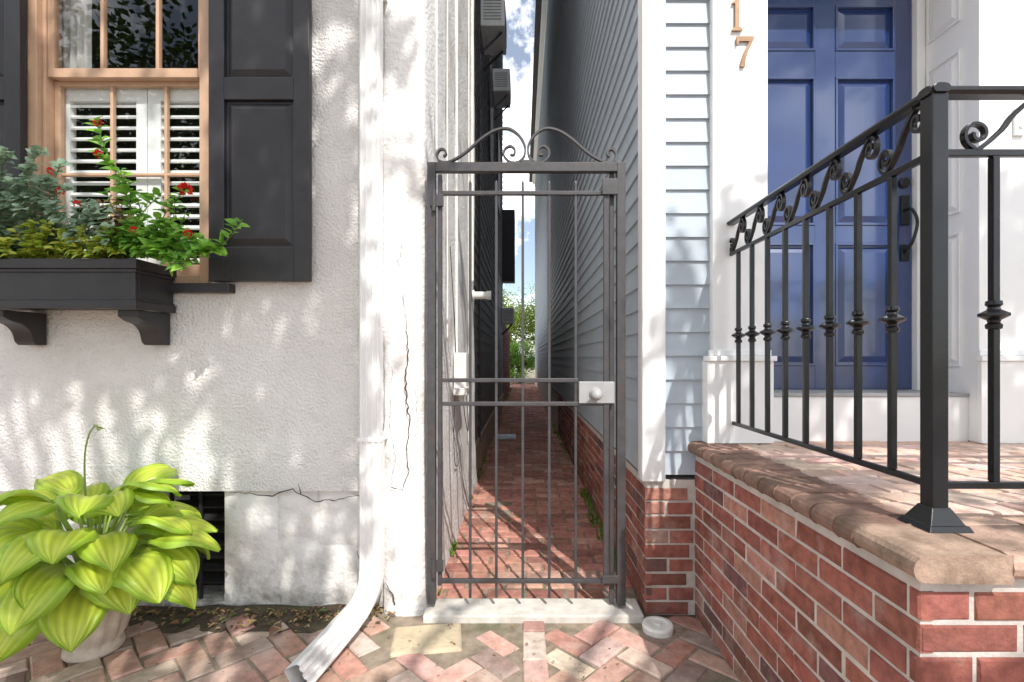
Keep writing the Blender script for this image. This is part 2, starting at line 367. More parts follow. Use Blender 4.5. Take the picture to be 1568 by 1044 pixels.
# foundation blocks
YF=FY+.022
b=MB()
def blk(u0,u1,v0,v1,d=0):
    x0,x1,z1,z0=ex(u0,YF),ex(u1,YF),ez(v0,YF),max(ez(v1,YF),-.01)
    nx=max(2,int((x1-x0)/.03)); nz_=max(2,int((z1-z0)/.03)); vs=[];fs=[]
    for i in range(nx+1):
        for j in range(nz_+1):
            x=x0+(x1-x0)*i/nx; z=z0+(z1-z0)*j/nz_
            e=min(i,nx-i,j,nz_-j)
            yy=YF-d-.009*noise.noise(V((x*6,z*6,9)))+(.012 if e==0 else 0)
            if e: x+=.004*noise.noise(V((x*9,z*9,1)))
            vs.append((x,yy,z))
    for i in range(nx):
        for j in range(nz_):
            k=i*(nz_+1)+j; fs.append((k,k+nz_+1,k+nz_+2,k+1))
    b.add(vs,fs)
blk(342,424,752,930); blk(425,486,752,826,.002); blk(425,545,827,930,-.002); blk(487,592,752,838,.003); blk(546,592,839,930)
blk(-130,60,752,930); blk(60,248,752,930)
b.obj('foundation_stones',M['wash'],gh,smooth=True)
b=MB(); b.box(-3.4,ex(248,YF),YF+.0115,YF+.2,0,FZ-.005); b.box(ex(342,YF),PX+.01,YF+.0115,YF+.2,0,FZ-.005); b.box(ex(248,YF),ex(342,YF),YF+.02,YF+.2,-.005,.02); b.obj('foundation_core',M['wash'],gh)
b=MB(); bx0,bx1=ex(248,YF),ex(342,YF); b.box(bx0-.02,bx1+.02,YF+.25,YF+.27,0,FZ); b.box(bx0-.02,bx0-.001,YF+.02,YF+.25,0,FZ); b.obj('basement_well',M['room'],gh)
b=MB()
for k in range(8): 
    z=.09+k*.062; b.add([(bx0,YF+.06,z),(bx1,YF+.06,z),(bx1,YF+.10,z+.022),(bx0,YF+.10,z+.022),(bx0,YF+.06,z+.006),(bx1,YF+.06,z+.006),(bx1,YF+.10,z+.028),(bx0,YF+.10,z+.028)],[(0,3,2,1),(4,5,6,7),(0,1,5,4),(1,2,6,5),(2,3,7,6),(3,0,4,7)])
for x in (bx0+.005,(bx0+bx1)/2,bx1-.02): b.box(x,x+.014,YF+.045,YF+.058,.02,FZ-.01)
b.obj('basement_grille',M['black'],gh)
# cracks
b=MB()
def crack(pts,wd,Y=None):
    P=[]
    for i in range(len(pts)-1):
        a=V(pts[i]);c=V(pts[i+1]); n=max(2,int((c-a).length/7))
        for k in range(n): 
            q=a.lerp(c,k/n); P.append((q.x+U(-2.2,2.2),q.y+U(-1.5,1.5)))
    P.append(pts[-1]); L=len(P)
    for i in range(L-1):
        w0=wd*(.35+.65*math.sin(math.pi*(i+.3)/L))*U(.6,1.2); w1=w0
        (u0,v0),(u1,v1)=P[i],P[i+1]; yy=(Y or FY-.0150)
        d=V((u1-u0,v1-v0)).normalized(); px,py=-d.y,d.x
        q=[(u0-px*w0,v0-py*w0),(u1-px*w1,v1-py*w1),(u1+px*w1,v1+py*w1),(u0+px*w0,v0+py*w0)]
        b.quad(*[(ex(uu,FY),yy,ez(vv,FY)) for uu,vv in q])
crack([(622,475),(625,530),(622,600),(628,650),(624,690),(627,720),(618,748)],1.1)
crack([(618,440),(622,475)],.5); crack([(618,748),(600,745)],.7)
crack([(618,350),(612,400),(618,440)],.3); crack([(636,560),(641,640),(635,700)],.3)
crack([(355,752),(420,757),(450,748),(485,766),(520,764),(552,757)],1.0)
crack([(460,740),(463,756)],.8); crack([(592,640),(585,672)],.7)
crack([(601,560),(598,640),(606,700),(598,760)],.35)
crack([(546,842),(552,870),(549,908)],1.0,FY-.0)
crack([(592,885),(604,905),(608,920)],1.2,FY-.040)
b.obj('wall_cracks',M['crack'],gh)
# --- window
gw=MB(); fr0=FY-.012
x0,x1=WX0,WX1
gw.box(x0,x0+.045,fr0,FY+.10,WZ0,WZ1); gw.box(x1-.045,x1,fr0,FY+.10,WZ0,WZ1); gw.box(x0+.045,x1-.045,fr0,FY+.10,WZ1-.05,WZ1)
gw.box(x0+.045,x1-.045,fr0+.02,FY+.12,WZ0,WZ0+.045)
gw.box(x0+.045,x0+.062,FY+.015,FY+.10,WZ0+.045,WZ1-.05)
mz=ez(112,FY+.03)
ys=FY+.025
sx0,sx1=x0+.062,x1-.045
gw.box(sx0,sx0+.03,ys,ys+.03,mz-.02,WZ1-.05); gw.box(sx1-.03,sx1,ys,ys+.03,mz-.02,WZ1-.05)
gw.box(sx0+.03,sx1-.03,ys-.004,ys+.034,mz-.025,mz+.02)
for u in (155,240):
    xx=ex(u,ys); gw.box(xx-.008,xx+.008,ys+.002,ys+.028,mz+.02,WZ1-.05)
gw.box(sx0+.03,sx1-.03,ys+.004,ys+.026,2.98,2.996)
yl=ys+.032
gw.box(sx0,sx0+.028,yl+.003,yl+.03,WZ0+.045,mz+.02); gw.box(sx1-.028,sx1,yl+.003,yl+.03,WZ0+.045,mz+.02)
gw.box(sx0+.028,sx1-.028,yl+.003,yl+.03,WZ0+.045,WZ0+.105); gw.box(sx0+.028,sx1-.028,yl+.003,yl+.03,mz-.045,mz+.012)
for u in (169,252):
    xx=ex(u,yl); gw.box(xx-.007,xx+.007,yl+.005,yl+.028,WZ0+.105,mz-.045)
zz=ez(266,yl); gw.box(sx0+.028,sx1-.028,yl+.007,yl+.026,zz-.007,zz+.007)
gw.obj('window_frame',M['wood'],gh,bevel=.003)
b=MB(); b.box(x0-.12,x1+.12,FY-.055,FY+.02,WZ0-.045,WZ0-.002); b.obj('window_sill',M['black'],gh,bevel=.004)
b=MB(); b.quad((sx0,ys+.015,mz),(sx1,ys+.015,mz),(sx1,ys+.015,WZ1-.04),(sx0,ys+.015,WZ1-.04)); b.quad((sx0,yl+.015,WZ0+.05),(sx1,yl+.015,WZ0+.05),(sx1,yl+.015,mz),(sx0,yl+.015,mz)); b.obj('window_glass',M['glass'],gh)
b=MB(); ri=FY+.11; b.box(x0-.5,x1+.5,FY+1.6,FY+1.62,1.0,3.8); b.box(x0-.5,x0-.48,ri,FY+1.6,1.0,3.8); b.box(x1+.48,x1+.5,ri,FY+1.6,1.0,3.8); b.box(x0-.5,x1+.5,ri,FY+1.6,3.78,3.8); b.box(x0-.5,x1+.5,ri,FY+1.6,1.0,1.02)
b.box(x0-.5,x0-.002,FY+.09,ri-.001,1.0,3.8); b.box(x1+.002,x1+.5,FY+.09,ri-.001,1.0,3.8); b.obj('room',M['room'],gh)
# interior plantation shutters
yi=FY+.113; b=MB()
def louv(xa,xb,z0,z1):
    z=z0
    while z<z1:
        b.add([(xa,yi-.014,z-.011),(xb,yi-.014,z-.011),(xb,yi+.014,z+.011),(xa,yi+.014,z+.011),(xa,yi-.018,z-.004),(xb,yi-.018,z-.004),(xb,yi+.010,z+.018),(xa,yi+.010,z+.018)],[(0,3,2,1),(4,5,6,7),(0,1,5,4),(1,2,6,5),(2,3,7,6),(3,0,4,7)]); z+=.055
a0,a1,c0,c1=ex(112,yi),ex(213,yi),ex(250,yi),ex(345,yi)
louv(a0,a1,WZ0+.02,mz-.12); louv(c0,c1,WZ0+.02,mz-.12)
b.box(a1,ex(230,yi)-.002,yi-.018,yi+.018,WZ0-.02,mz-.03); b.box(ex(230,yi)+.002,c0,yi-.018,yi+.018,WZ0-.02,mz-.03); b.box(ex(78,yi),a0,yi-.018,yi+.018,WZ0-.02,mz-.03)
b.box(a0,a1,yi-.018,yi+.018,mz-.1,mz-.03); b.box(c0,c1,yi-.018,yi+.018,mz-.1,mz-.03)
b.obj('interior_shutters',M['slat'],gh)
b=MB(); vs=[];fs=[]
for i in range(31):
    x=ex(70,FY+.13)+.21*i/30
    for z in (mz-.02,3.5): vs.append((x,FY+.14+.015*math.sin(i*1.3),z))
for i in range(30): fs.append((2*i,2*i+2,2*i+3,2*i+1))
b.add(vs,fs); b.obj('curtain',M['linen'],gh,smooth=True)
# exterior shutters
def shutter(nm,xa,xb):
    b=MB(); ya=FY-.055; yb=FY-.02; z0=ez(430,ya); z1=3.5; st=.072
    mid0,mid1=ez(152,ya),ez(118,ya); bot=ez(378,ya)
    b.box(xa,xa+st,ya,yb,z0,z1); b.box(xb-st,xb,ya,yb,z0,z1)
    for (p,q) in ((z0,bot),(mid0,mid1),(z1-.1,z1)): b.box(xa+st,xb-st,ya,yb,p,q)
    b.box(xa+st,xb-st,ya+.018,yb-.002,bot,mid0); b.box(xa+st,xb-st,ya+.018,yb-.002,mid1,z1-.1)
    for (p,q) in ((bot,mid0),(mid1,z1-.1)):
        b.frustum((xa+st+.012,ya+.018,p+.012),(1,0,0),(0,0,1),(0,-1,0),xb-xa-2*st-.024,q-p-.024,.028,.013)
    b.obj(nm,M['black'],gh,bevel=.0025)
    b=MB(); b.box((xa+.01 if xa>x1-.1 else xb-.05),(xa+.05 if xa>x1-.1 else xb-.01),yb,FY+.005,z0+.15,z0+.20); b.box(xa+.1,xa+.14,yb,FY+.01,z0+.5,z0+.53); b.obj(nm+'_hinges',M['iron'],gh)
shutter('shutter_right',ex(319,FY-.055),ex(473,FY-.055)); shutter('shutter_left',ex(-125,FY-.055),ex(30,FY-.055))

# ------------------------------------------------------------------ window box
gb=grp('window_flower_box')
bxL,bxR=-2.46,-1.650; by0=2.115; by1=FY-.012; bz0,bz1=1.425,1.615
b=MB()
b.box(bxL,bxR,by0,by0+.02,bz0,bz1); b.box(bxL,bxL+.02,by0+.02,by1,bz0,bz1); b.box(bxR-.02,bxR,by0+.02,by1,bz0,bz1); b.box(bxL+.02,bxR-.02,by1-.02,by1,bz0,bz1); b.box(bxL+.02,bxR-.02,by0+.02,by1-.02,bz0,bz0+.02)
for (z0,z1,p) in ((bz1-.035,bz1+.006,.016),(bz1-.05,bz1-.035,.008),(bz0-.014,bz0+.02,.012),(bz0+.02,bz0+.032,.006)):
    b.box(bxL-p,bxR+p,by0-p,by0-.0005,z0,z1); b.box(bxR+.0005,bxR+p,by0,by1,z0,z1); b.box(bxL-p,bxL-.0005,by0,by1,z0,z1)
b.obj('box_body',M['black'],gb,bevel=.003)
b=MB()
def bracket(xa,xb):
    prof=[(by1,bz0-.016),(by0+.035,bz0-.016),(by0+.035,bz0-.045)]
    P=cr([(by0+.035,bz0-.045,0),(by0+.07,bz0-.062,0),(by0+.12,bz0-.075,0),(by0+.155,bz0-.105,0),(by0+.17,bz0-.15,0)],5)
    prof+=[(p.x,p.y) for p in P[1:]]+[(by0+.185,bz0-.165),(by1,bz0-.165)]
    n=len(prof); vs=[(xa,p[0],p[1]) for p in prof]+[(xb,p[0],p[1]) for p in prof]
    b.add(vs,[tuple(range(n)),tuple(range(2*n-1,n-1,-1))]+[(i,i+n,(i+1)%n+n,(i+1)%n) for i in range(n)])
bracket(-1.755,-1.665); bracket(-2.34,-2.25)
b.obj('corbel_brackets',M['black'],gb,bevel=.003)
b=MB(); b.box(bxL+.021,bxR-.021,by0+.021,by1-.021,bz1-.06,bz1-.025); b.obj('potting_soil',M['soil'],gb)

# plants of the window box
def mix(a,b,t): return tuple(a[i]*(1-t)+b[i]*t for i in range(3))
gp=grp('flowering_lantana_plant'); b=MB(); st=MB(); pt=MB()
def flower(p,r=.022,n=34):
    p=V(p)
    for k in range(n):
        d=V((random.gauss(0,1),random.gauss(0,1)-.3,random.gauss(0,1)+.6)).normalized()
        pt.leaf(p+d*r*.5,d+V((U(-.4,.4),U(-.4,.4),0)),(U(-1,1),U(-1,1),U(-1,1)),r*.7,r*.6,mix((.60,.012,.01),(.75,.04,.015),R()))
def stem(pts,leafL=.05,sp=.022,cola=(.11,.29,.03),colb=(.28,.54,.07),flow=None,r=.0028,bare=0,asp=.62,fold=.22):
    P=cr(pts,8); 
    rad=[r*(1-.6*i/len(P)) for i in range(len(P))]
    st.tube(P,r,(.20,.26,.08),5,radii=rad)
    acc=0
    for i in range(1,len(P)):
        acc+=(P[i]-P[i-1]).length
        if acc>sp and i/len(P)>bare:
            acc=0; t=(P[i]-P[i-1]).normalized(); a=U(0,6.28)
            for s in (0,math.pi):
                q=V((math.cos(a+s),-abs(math.sin(a+s))*.8+U(-.4,.4),U(-.2,.5)))
                d=(q-t*q.dot(t)*.5+t*.3).normalized()
                L=leafL*U(.6,1.25)*(1-.35*i/len(P))
                b.leaf(P[i],d,(U(-.5,.5),-1+U(-.6,.6),1),L,L*asp,mix(cola,colb,R()),fold,.25)
    if flow: flower(P[-1],flow)
def W(u,v,Y): return (ex(u,Y),Y,ez(v,Y))
stem([W(215,395,2.22),W(205,330,2.18),W(180,270,2.15),W(160,225,2.14),W(150,188,2.13)],.07,.022,flow=.018)
stem([W(225,395,2.22),W(215,320,2.2),W(200,290,2.16),W(170,250,2.13),W(150,235,2.12)],.065,.022,flow=.016)
stem([W(215,395,2.2),W(200,320,2.16),W(190,285,2.14),W(185,262,2.12)],.065,.02)
stem([W(230,395,2.2),W(240,350,2.15),W(262,315,2.1),W(284,290,2.07)],.06,.018,flow=.026)
stem([W(235,395,2.2),W(262,360,2.12),W(275,350,2.08),W(288,358,2.05)],.055,.018,flow=.017)
stem([W(240,395,2.2),W(275,385,2.1),W(318,388,2.05),W(350,365,2.03),W(368,340,2.02)],.07,.014)
stem([W(240,398,2.2),W(280,400,2.1),W(310,392,2.06),W(340,380,2.03)],.07,.014)
stem([W(225,395,2.2),W(240,385,2.1),W(262,392,2.06),W(285,412,2.04)],.08,.012)
stem([W(235,395,2.2),W(258,380,2.1),W(285,365,2.08),W(322,372,2.05)],.07,.014)
stem([W(200,395,2.2),W(205,350,2.15),W(225,318,2.1),W(246,300,2.08)],.065,.02)
stem([W(190,395,2.2),W(180,340,2.18),W(165,300,2.15)],.06,.02)
stem([W(235,395,2.2),W(262,345,2.12),W(268,310,2.1)],.06,.018)
for k in range(15): 
    u=U(185,265); stem([W(u,395,2.2),W(u+U(-15,15),370,2.14),W(u+U(-15,45),U(330,400),2.1)],.07,.013)
for (u,v) in ((78,262),(92,293),(150,236),(205,352),(118,312)): flower(W(u,v,2.07),.015,24)
b.obj('leaves',M['leaf'],gp); st.obj('stems',M['leaf'],gp); pt.obj('flowers',M['petal'],gp)
gp=grp('eucalyptus_foliage_plant'); b=MB(); st=MB(); pt=MB()
for k in range(44):
    u=U(-80,125); v=U(228,350)+(max(0,u-60)*.6)
    if k<9: u,v=[(8,236),(45,250),(92,292),(160,348),(20,280),(132,325),(-20,255),(70,275),(150,372)][k]
    stem([W(u*.5+45,395,2.22),W(u*.7+22,355,2.18),W(u-4,(v+350)/2-30,2.12),W(u+12,v,2.08)],.052,.0125,(.20,.32,.20),(.44,.56,.42),asp=.9,fold=.08)
b.obj('leaves',M['leaf'],gp); st.obj('stems',M['leaf'],gp)
gp=grp('chartreuse_filler_plant'); b=MB(); st=MB()
for k in range(40):
    u=U(-60,195); stem([W(u,400,2.2),W(u+U(-8,8),380,2.14),W(u+U(-20,20),U(340,392),2.10)],.05,.012,(.28,.42,.04),(.60,.62,.10))
for k in range(13):
    u=U(155,205); stem([W(u,400,2.2),W(u+U(-8,8),360,2.16),W(u+U(-14,14),U(310,370),2.13)],.055,.014,(.20,.09,.06),(.38,.28,.10))
b.obj('leaves',M['leaf'],gp); st.obj('stems',M['leaf'],gp)

# ------------------------------------------------------------------ hosta in pot
PC=V((-1.76,2.04,0)); gpt=grp('planter_pot'); b=MB()
def md(t,h): return .84*(1+.045*math.cos(t*14)*(1 if .05<h<.22 else 0)+(.02*math.cos(t*28) if h>.25 else 0))
b.lathe(PC,(0,0,1),[(.11,0),(.12,.012),(.118,.03),(.108,.045),(.12,.06),(.135,.10),(.148,.15),(.155,.20),(.156,.235),(.15,.245),(.165,.262),(.172,.275),(.168,.29),(.15,.29),(.145,.27),(.0,.265)],84,mod=md)
b.obj('pot_body',M['pot'],gpt,smooth=True)
gho=grp('hosta_plant'); b=MB(); st=MB()
def hosta(az,L,Wd,e0,e1,pet,base,roll=0,hue=0,pe=None):
    L*=1.06; Wd*=1.08
    az=math.radians(az); h=V((math.cos(az),math.sin(az),0)); p=V(base)
    pp=[p.copy()]
    for i in range(6):
        e_=math.radians((pe if pe is not None else e0+12)-i*2); p=p+(h*math.cos(e_)+V((0,0,1))*math.sin(e_))*pet/6
        if p.y>2.29: p.y=2.29
        pp.append(p.copy())
    st.tube(pp,.006,(.40,.56,.12),6,radii=[.009,.008,.007,.006,.0055,.005,.005])
    side=V((-math.sin(az),math.cos(az),0)); NU,NV=18,33; vs=[];fs=[];cs=[]
    rr=math.radians(roll); ph=U(0,6); curl=U(-.15,.15); amp=U(.7,1.3)
    for i in range(NU+1):
        s=i/NU; e=math.radians(e0+(e1-e0)*s**1.1)
        t=(h*math.cos(e)+V((0,0,1))*math.sin(e))+side*curl*s; t.normalize()
        if i: p=p+t*L/NU
        nrm=V((-h.x*math.sin(e),-h.y*math.sin(e),math.cos(e)))
        sd=side*math.cos(rr)+nrm*math.sin(rr); nn=nrm*math.cos(rr)-side*math.sin(rr)
        wv=Wd*.5*1.22*(min(1,(s/.34))**.5)*(1-s**2.6)**.85 if s>0 else 0
        if s>.8: wv=min(wv,Wd*.5*1.22*((1-s)/.2)**.9*(1-.8**2.6)**.85)
        for j in range(NV):
            u=-1+2*j/(NV-1); a=abs(u)
            lat=wv*u*(1-.05*a)
            back=-L*.15*(a**2)*max(0,1-s*3.2)
            cup=wv*(.34*a-.46*a**3)+.0036*math.cos(u*math.pi*7+.5)*min(1,wv/.03)*(.3+a)+.010*amp*math.sin(s*9+ph+u*2)*a*a
            q=p+sd*lat+nn*cup+t*back
            if q.y>2.335: q.y=2.335-.02*(q.y-2.335)
            vs.append(q)
            edge=max(0,min(1,(a-.4)/.6)); tip=max(0,(s-.75)/.25)
            c=mix((.66,.74,.085),(.30,.50,.035),min(1,edge*.9+tip*.35)); c=mix(c,(.16,.36,.03),hue)
            v_=.5+.5*math.cos(u*math.pi*7+.5); c=tuple(x*(.84+.22*v_) for x in c)
            cs.append(c)
    for i in range(NU):
        for j in range(NV-1):
            k=i*NV+j; fs.append((k,k+1,k+NV+1,k+NV))
    b.add(vs,fs,cs)
top=PC+V((0,0,.25))
for k in range(13):
    az=-190+k*30+U(-7,7); hosta(az,U(.23,.27),U(.18,.21),U(5,20),U(-80,-60),U(.19,.27),top+V((U(-.03,.03),U(-.03,.03),0)),U(-14,14),U(0,.25),pe=44)
for k in range(15):
    az=k*25+U(-8,8)-160; hosta(az,U(.21,.26),U(.16,.195),U(12,32),U(-65,-38),U(.26,.34),top+V((U(-.02,.02),U(-.02,.02),.02)),U(-18,18),U(0,.3),pe=60)
for k in range(12):
    az=k*33+U(-10,10); hosta(az,U(.18,.22),U(.13,.165),U(22,42),U(-50,-20),U(.33,.41),top+V((0,0,.03)),U(-22,22),U(0,.3),pe=74)
for (az,e0,e1,pet,L,wd,pe) in ((-100,-5,-85,.17,.26,.20,25),(-135,0,-75,.2,.28,.21,25),(-62,-5,-75,.18,.24,.18,28),(-25,5,-60,.30,.25,.19,38),(0,20,-40,.34,.25,.18,42),(-160,10,-60,.25,.28,.2,35),(15,30,-30,.28,.25,.18,50),(-80,20,-50,.22,.23,.18,50),(-45,20,-50,.24,.23,.18,50),(-115,20,-50,.24,.23,.18,55),(-12,0,-70,.30,.24,.18,24),(-150,-10,-80,.22,.27,.2,15)):
    hosta(az,L,wd,e0,e1,pet,top,U(-12,12),U(0,.2),pe=pe)
P=cr([top,top+V((-.01,-.01,.2)),top+V((-.02,-.02,.42)),top+V((-.01,-.03,.58)),top+V((.03,-.04,.67)),top+V((.07,-.04,.665))],6)
st.tube(P,.0035,(.30,.40,.12),6,radii=[.0045-.002*i/len(P) for i in range(len(P))])
for k in range(14):
    q=P[-1-k%9]; b.leaf(q,(U(-.5,.8),U(-.5,.5),U(-.8,.5)),(0,0,1),.022,.008,(.34,.42,.14))
b.obj('leaf_blades',M['hosta'],gho,smooth=True); st.obj('petioles',M['hosta'],gho,smooth=True)

# ------------------------------------------------------------------ downspout
gd=grp('downspout'); b=MB()
wd_,dp=.094,.066
def dprof():
    xs=[-.5,-.44,-.36,-.33,-.22,-.19,-.11,-.08,.08,.11,.19,.22,.33,.36,.44,.5]
    a=wd_; d=dp/2
    top=[]
    for i,x in enumerate(xs[1:-1]): top.append((x*a, d-(.006 if (i//2)%2 else 0)))
    return [(-.5*a,-d+.008),(-.5*a,d-.008)]+top+[(.5*a,d-.008),(.5*a,-d+.008)]+[(.44*a,-d),(-.44*a,-d)]
DX=ex(568,2.285); DYc=2.29
prof=dprof()
b.sweep([(DX,DYc,8),(DX,DYc,ez(672,DYc))],[(p,q) for p,q in prof],(0,-1,0))
prof2=[(p*1.08+.0,q*1.08) for p,q in prof]
P=[(DX+.004,DYc-.002,ez(664,DYc)),(DX+.004,DYc-.002,.42),(DX+.004,DYc-.002,.27)]
P+=cr([(DX+.004,DYc-.002,.23),(DX,DYc-.02,.155),(DX-.02,DYc-.085,.10),(DX-.045,DYc-.18,.075)],5)
P+=[(DX-.075,DYc-.32,.058),(DX-.115,DYc-.5,.04)]
b.sweep(P,prof2,(0,-1,.02),cap=False)
ob=b.obj('downspout_pipe',M['alum'],gd,smooth=False,bevel=.0015)
b=MB()
for z in (ez(672,DYc)+.0,2.9): b.box(DX-.056,DX+.058,DYc-.039,FY+.0,z-.009,z+.009)
b.obj('straps',M['alum'],gd,bevel=.003)

# ------------------------------------------------------------------ gate
gg=grp('iron_gate'); GY=2.34; b=MB()
def gx(u): return ex(u,GY)
def gz(v): return ez(v,GY)
def gbar(u0,u1,v0,v1,d=.03,dy=0): b.box(gx(u0),gx(u1),GY-d/2+dy,GY+d/2+dy,gz(v1),gz(v0))
gbar(655,667.5,250,922,.038); gbar(944,957,250,925,.038)
gbar(667.5,944,250,264,.036)
gbar(670.5,677,268,895,.026); gbar(924,931.5,276,895,.026)
gbar(934,941,262,926,.02,.02)
gbar(677,924,293,299,.022); gbar(677,885,579,585,.022); gbar(677,924,615,621,.022); gbar(677,924,886,892,.022)
for u in (720,760,800.5,841,881.5):
    b.box(gx(u)-.0062,gx(u)+.0062,GY-.0065,GY+.0065,gz(915),gz(280))
    b.frustum((gx(u)-.0062,GY-.0065,gz(280)),(1,0,0),(0,1,0),(0,0,1),.0124,.013,.004,.012)
gbar(921,945,276,300,.012,-.02); gbar(921,946,878,890,.012,-.02); gbar(660,680,300,318,.014,-.02); gbar(660,680,855,872,.014,-.02)
b.obj('gate_frame_and_bars',M['giron'],gg,bevel=.002)
b=MB(); SP=[(679,240),(683,236),(681,230),(674,229),(669,237),(672,246),(683,249),(697,244),(715,232),(738,212),(758,200),(777,197),(793,206),(803,222),(803,238),(794,248),(781,248),(772,239),(773,229),(781,224),(788,229),(787,237),(781,237)]
for m in (0,1):
    pts=cr([(gx(u if not m else 1612.5-u),GY,gz(v)) for u,v in SP],6)
    b.bar(pts,.009,.020,(0,1,0))
b.box(gx(798),gx(815),GY-.012,GY+.012,gz(250),gz(246))
b.obj('gate_scrolls',M['giron'],gg,smooth=False)
b=MB(); gbar(886,940,584,617,.034,-.004)
b.obj('lock_box',M['gray'],gg,bevel=.003)
b=MB(); b.lathe((gx(911),GY-.02,gz(602)),(0,-1,0),[(.030,0),(.030,.006),(.012,.008),(.012,.03),(.02,.034),(.027,.045),(.024,.056),(.0,.06)],24); b.obj('knob',M['gray'],gg,smooth=True)
b=MB(); 
for v in (310,864): b.lathe((gx(666),GY-.03,gz(v+16)),(0,0,1),[(.009,0),(.009,.10),(.0,.10)],12)
b.obj('hinges',M['giron'],gg)

# ------------------------------------------------------------------ blue house
gB=grp('blue_clapboard_house'); BY=2.31; BX=.560; BE=22.5
b=MB(); 
def clap(p0,p1,n,z0,z1,ex_=.1105,seg=1,base=(.42,.475,.53)):
    p0=V(p0);p1=V(p1);n=V(n); z=z0
    while z<z1:
        zt=min(z+ex_+.012,z1+.02); k=U(.96,1.04); c=tuple(x*k for x in base)
        a0=p0+V((0,0,z))+n*.016; a1=p1+V((0,0,z))+n*.016; t0=p0+V((0,0,zt))+n*.003; t1=p1+V((0,0,zt))+n*.003
        l0=p0+V((0,0,z)); l1=p1+V((0,0,z))
        b.add([a0,a1,t1,t0,l1,l0],[(0,1,2,3),(5,4,1,0)],c); z+=ex_
BZ=ez(733,BY); CB=ex(1018,BY); PXL=ex(1087,BY)
clap((CB,BY+.012,0),(PXL,BY+.012,0),(0,-1,0),BZ+.02,9.0)
clap((BX+.016,BE,0),(BX+.016,BY+.03,0),(-1,0,0),BZ+.02,9.0)
b.obj('clapboards',M['bluesid'],gB)
b=MB(); b.box(BX-.005,CB,BY-.014,BY+.08,BZ-.01,9.0); b.box(BX-.02,BX+.1,BY+.09,BE+.1,9.0,9.25); b.box(BX-.12,BX-.021,BY-.1,BE+.1,9.12,9.26)
b.box(PXL,1.125,BY-.035,BY+.3,.812,3.4)   # left pilaster
b.box(PXL-.035,1.14,BY-.06,BY-.0355,.812,ez(553,BY-.06)); b.box(PXL-.045,1.15,BY-.072,BY-.0355,ez(553,BY)+.001,ez(545,BY))
b.box(PXL-.022,1.135,BY-.05,BY-.0355,ez(545,BY)+.001,ez(536,BY)); b.box(PXL-.035,PXL-.0005,BY-.0354,BY+.01,.812,ez(553,BY-.06))
RX=2.094
b.box(RX,RX+.32,BY-.035,2.66,.812,3.4)
b.box(RX-.012,RX+.34,BY-.06,BY-.0355,.812,ez(553,BY-.06)); b.box(RX-.02,RX+.35,BY-.072,BY-.0355,ez(553,BY)+.001,ez(545,BY)); b.box(RX-.010,RX+.335,BY-.05,BY-.0355,ez(545,BY)+.001,ez(536,BY))
b.box(PXL-.05,RX+.37,BY-.08,BY+.3,3.4,3.75); b.box(1.125,RX,BY+.25,BY+.36,3.2,3.4)
b.box(1.125,RX,BY+.02,2.66,.80,1.018)  # riser below sill
b.box(1.127,1.155,2.58,2.66,1.03,3.2); b.box(RX-.045,RX-.002,2.575,2.66,1.03,3.2)
b.box(RX+.36,2.50,BY-.02,BY+.05,.8,3.4)
b.obj('white_trim',M['white'],gB,bevel=.003)
rows=((ez(560,2.61),ez(372,2.61)),(ez(345,2.61),ez(118,2.61)),(ez(78,2.61),ez(8,2.61)))
b=MB()
for (p,q) in rows:
    u=(0,-1,0); v=(0,0,1); n=(-1,0,0)
    wv,hv=.19,q-p
    b.box(RX-.009,RX-.0008,2.56-wv,2.56,p,p+.012); b.box(RX-.009,RX-.0008,2.56-wv,2.56,q-.012,q); b.box(RX-.009,RX-.0008,2.56-wv,2.56-wv+.012,p+.012,q-.012); b.box(RX-.009,RX-.0008,2.548,2.56,p+.012,q-.012)
    b.frustum((RX-.0008,2.54,p+.02),u,v,n,wv-.04,hv-.04,.02,.010)
b.obj('reveal_panels',M['white'],gB,bevel=.001)
b=MB(); b.box(1.12,RX,BY+.012,2.68,1.0185,1.034); b.obj('door_threshold',M['gray'],gB,bevel=.003)
# door
b=MB(); DY=2.61; d0,d1=1.156,RX-.046
cols=((ex(1150,DY),ex(1248,DY)),(ex(1279,DY),ex(1370,DY)))
b.box(d0,d1,DY+.014,DY+.045,1.036,3.19)
zr=[1.036,rows[0][0],rows[0][1],rows[1][0],rows[1][1],rows[2][0],rows[2][1],3.19]
b.box(d0,cols[0][0],DY,DY+.0138,1.036,3.19); b.box(cols[1][1],d1,DY,DY+.0138,1.036,3.19); b.box(cols[0][1],cols[1][0],DY,DY+.0138,1.036,3.19)
for (a,c) in cols:
    for k in (0,2,4,6): b.box(a,c,DY,DY+.0138,zr[k],zr[k+1])
    for (p,q) in rows:
        for (xa,xb,za,zb) in ((a,c,p,p+.012),(a,c,q-.012,q),(a,a+.012,p+.012,q-.012),(c-.012,c,p+.012,q-.012)): b.box(xa,xb,DY-.005,DY+.0137,za,zb)
        b.frustum((a+.02,DY+.0138,p+.02),(1,0,0),(0,0,1),(0,-1,0),c-a-.04,q-p-.04,.03,.012)
b.obj('front_door',M['door'],gB,bevel=.002)
b=MB(); hx=ex(1384,DY)
b.box(hx-.02,hx+.022,DY-.012,DY-.0005,ez(345,DY),ez(300,DY)); b.box(hx-.02,hx+.02,DY-.012,DY-.0005,ez(400,DY),ez(375,DY))
b.tube(cr([(hx,DY-.01,ez(322,DY)),(hx+.005,DY-.05,ez(325,DY)),(hx+.02,DY-.065,ez(345,DY)),(hx+.005,DY-.055,ez(372,DY)),(hx,DY-.012,ez(388,DY))],5),.008,n=8)
b.lathe((hx,DY,ez(280,DY)),(0,-1,0),[(.03,0),(.03,.012),(.02,.02),(0,.022)],16)
b.obj('door_handle',M['iron'],gB,bevel=.002)
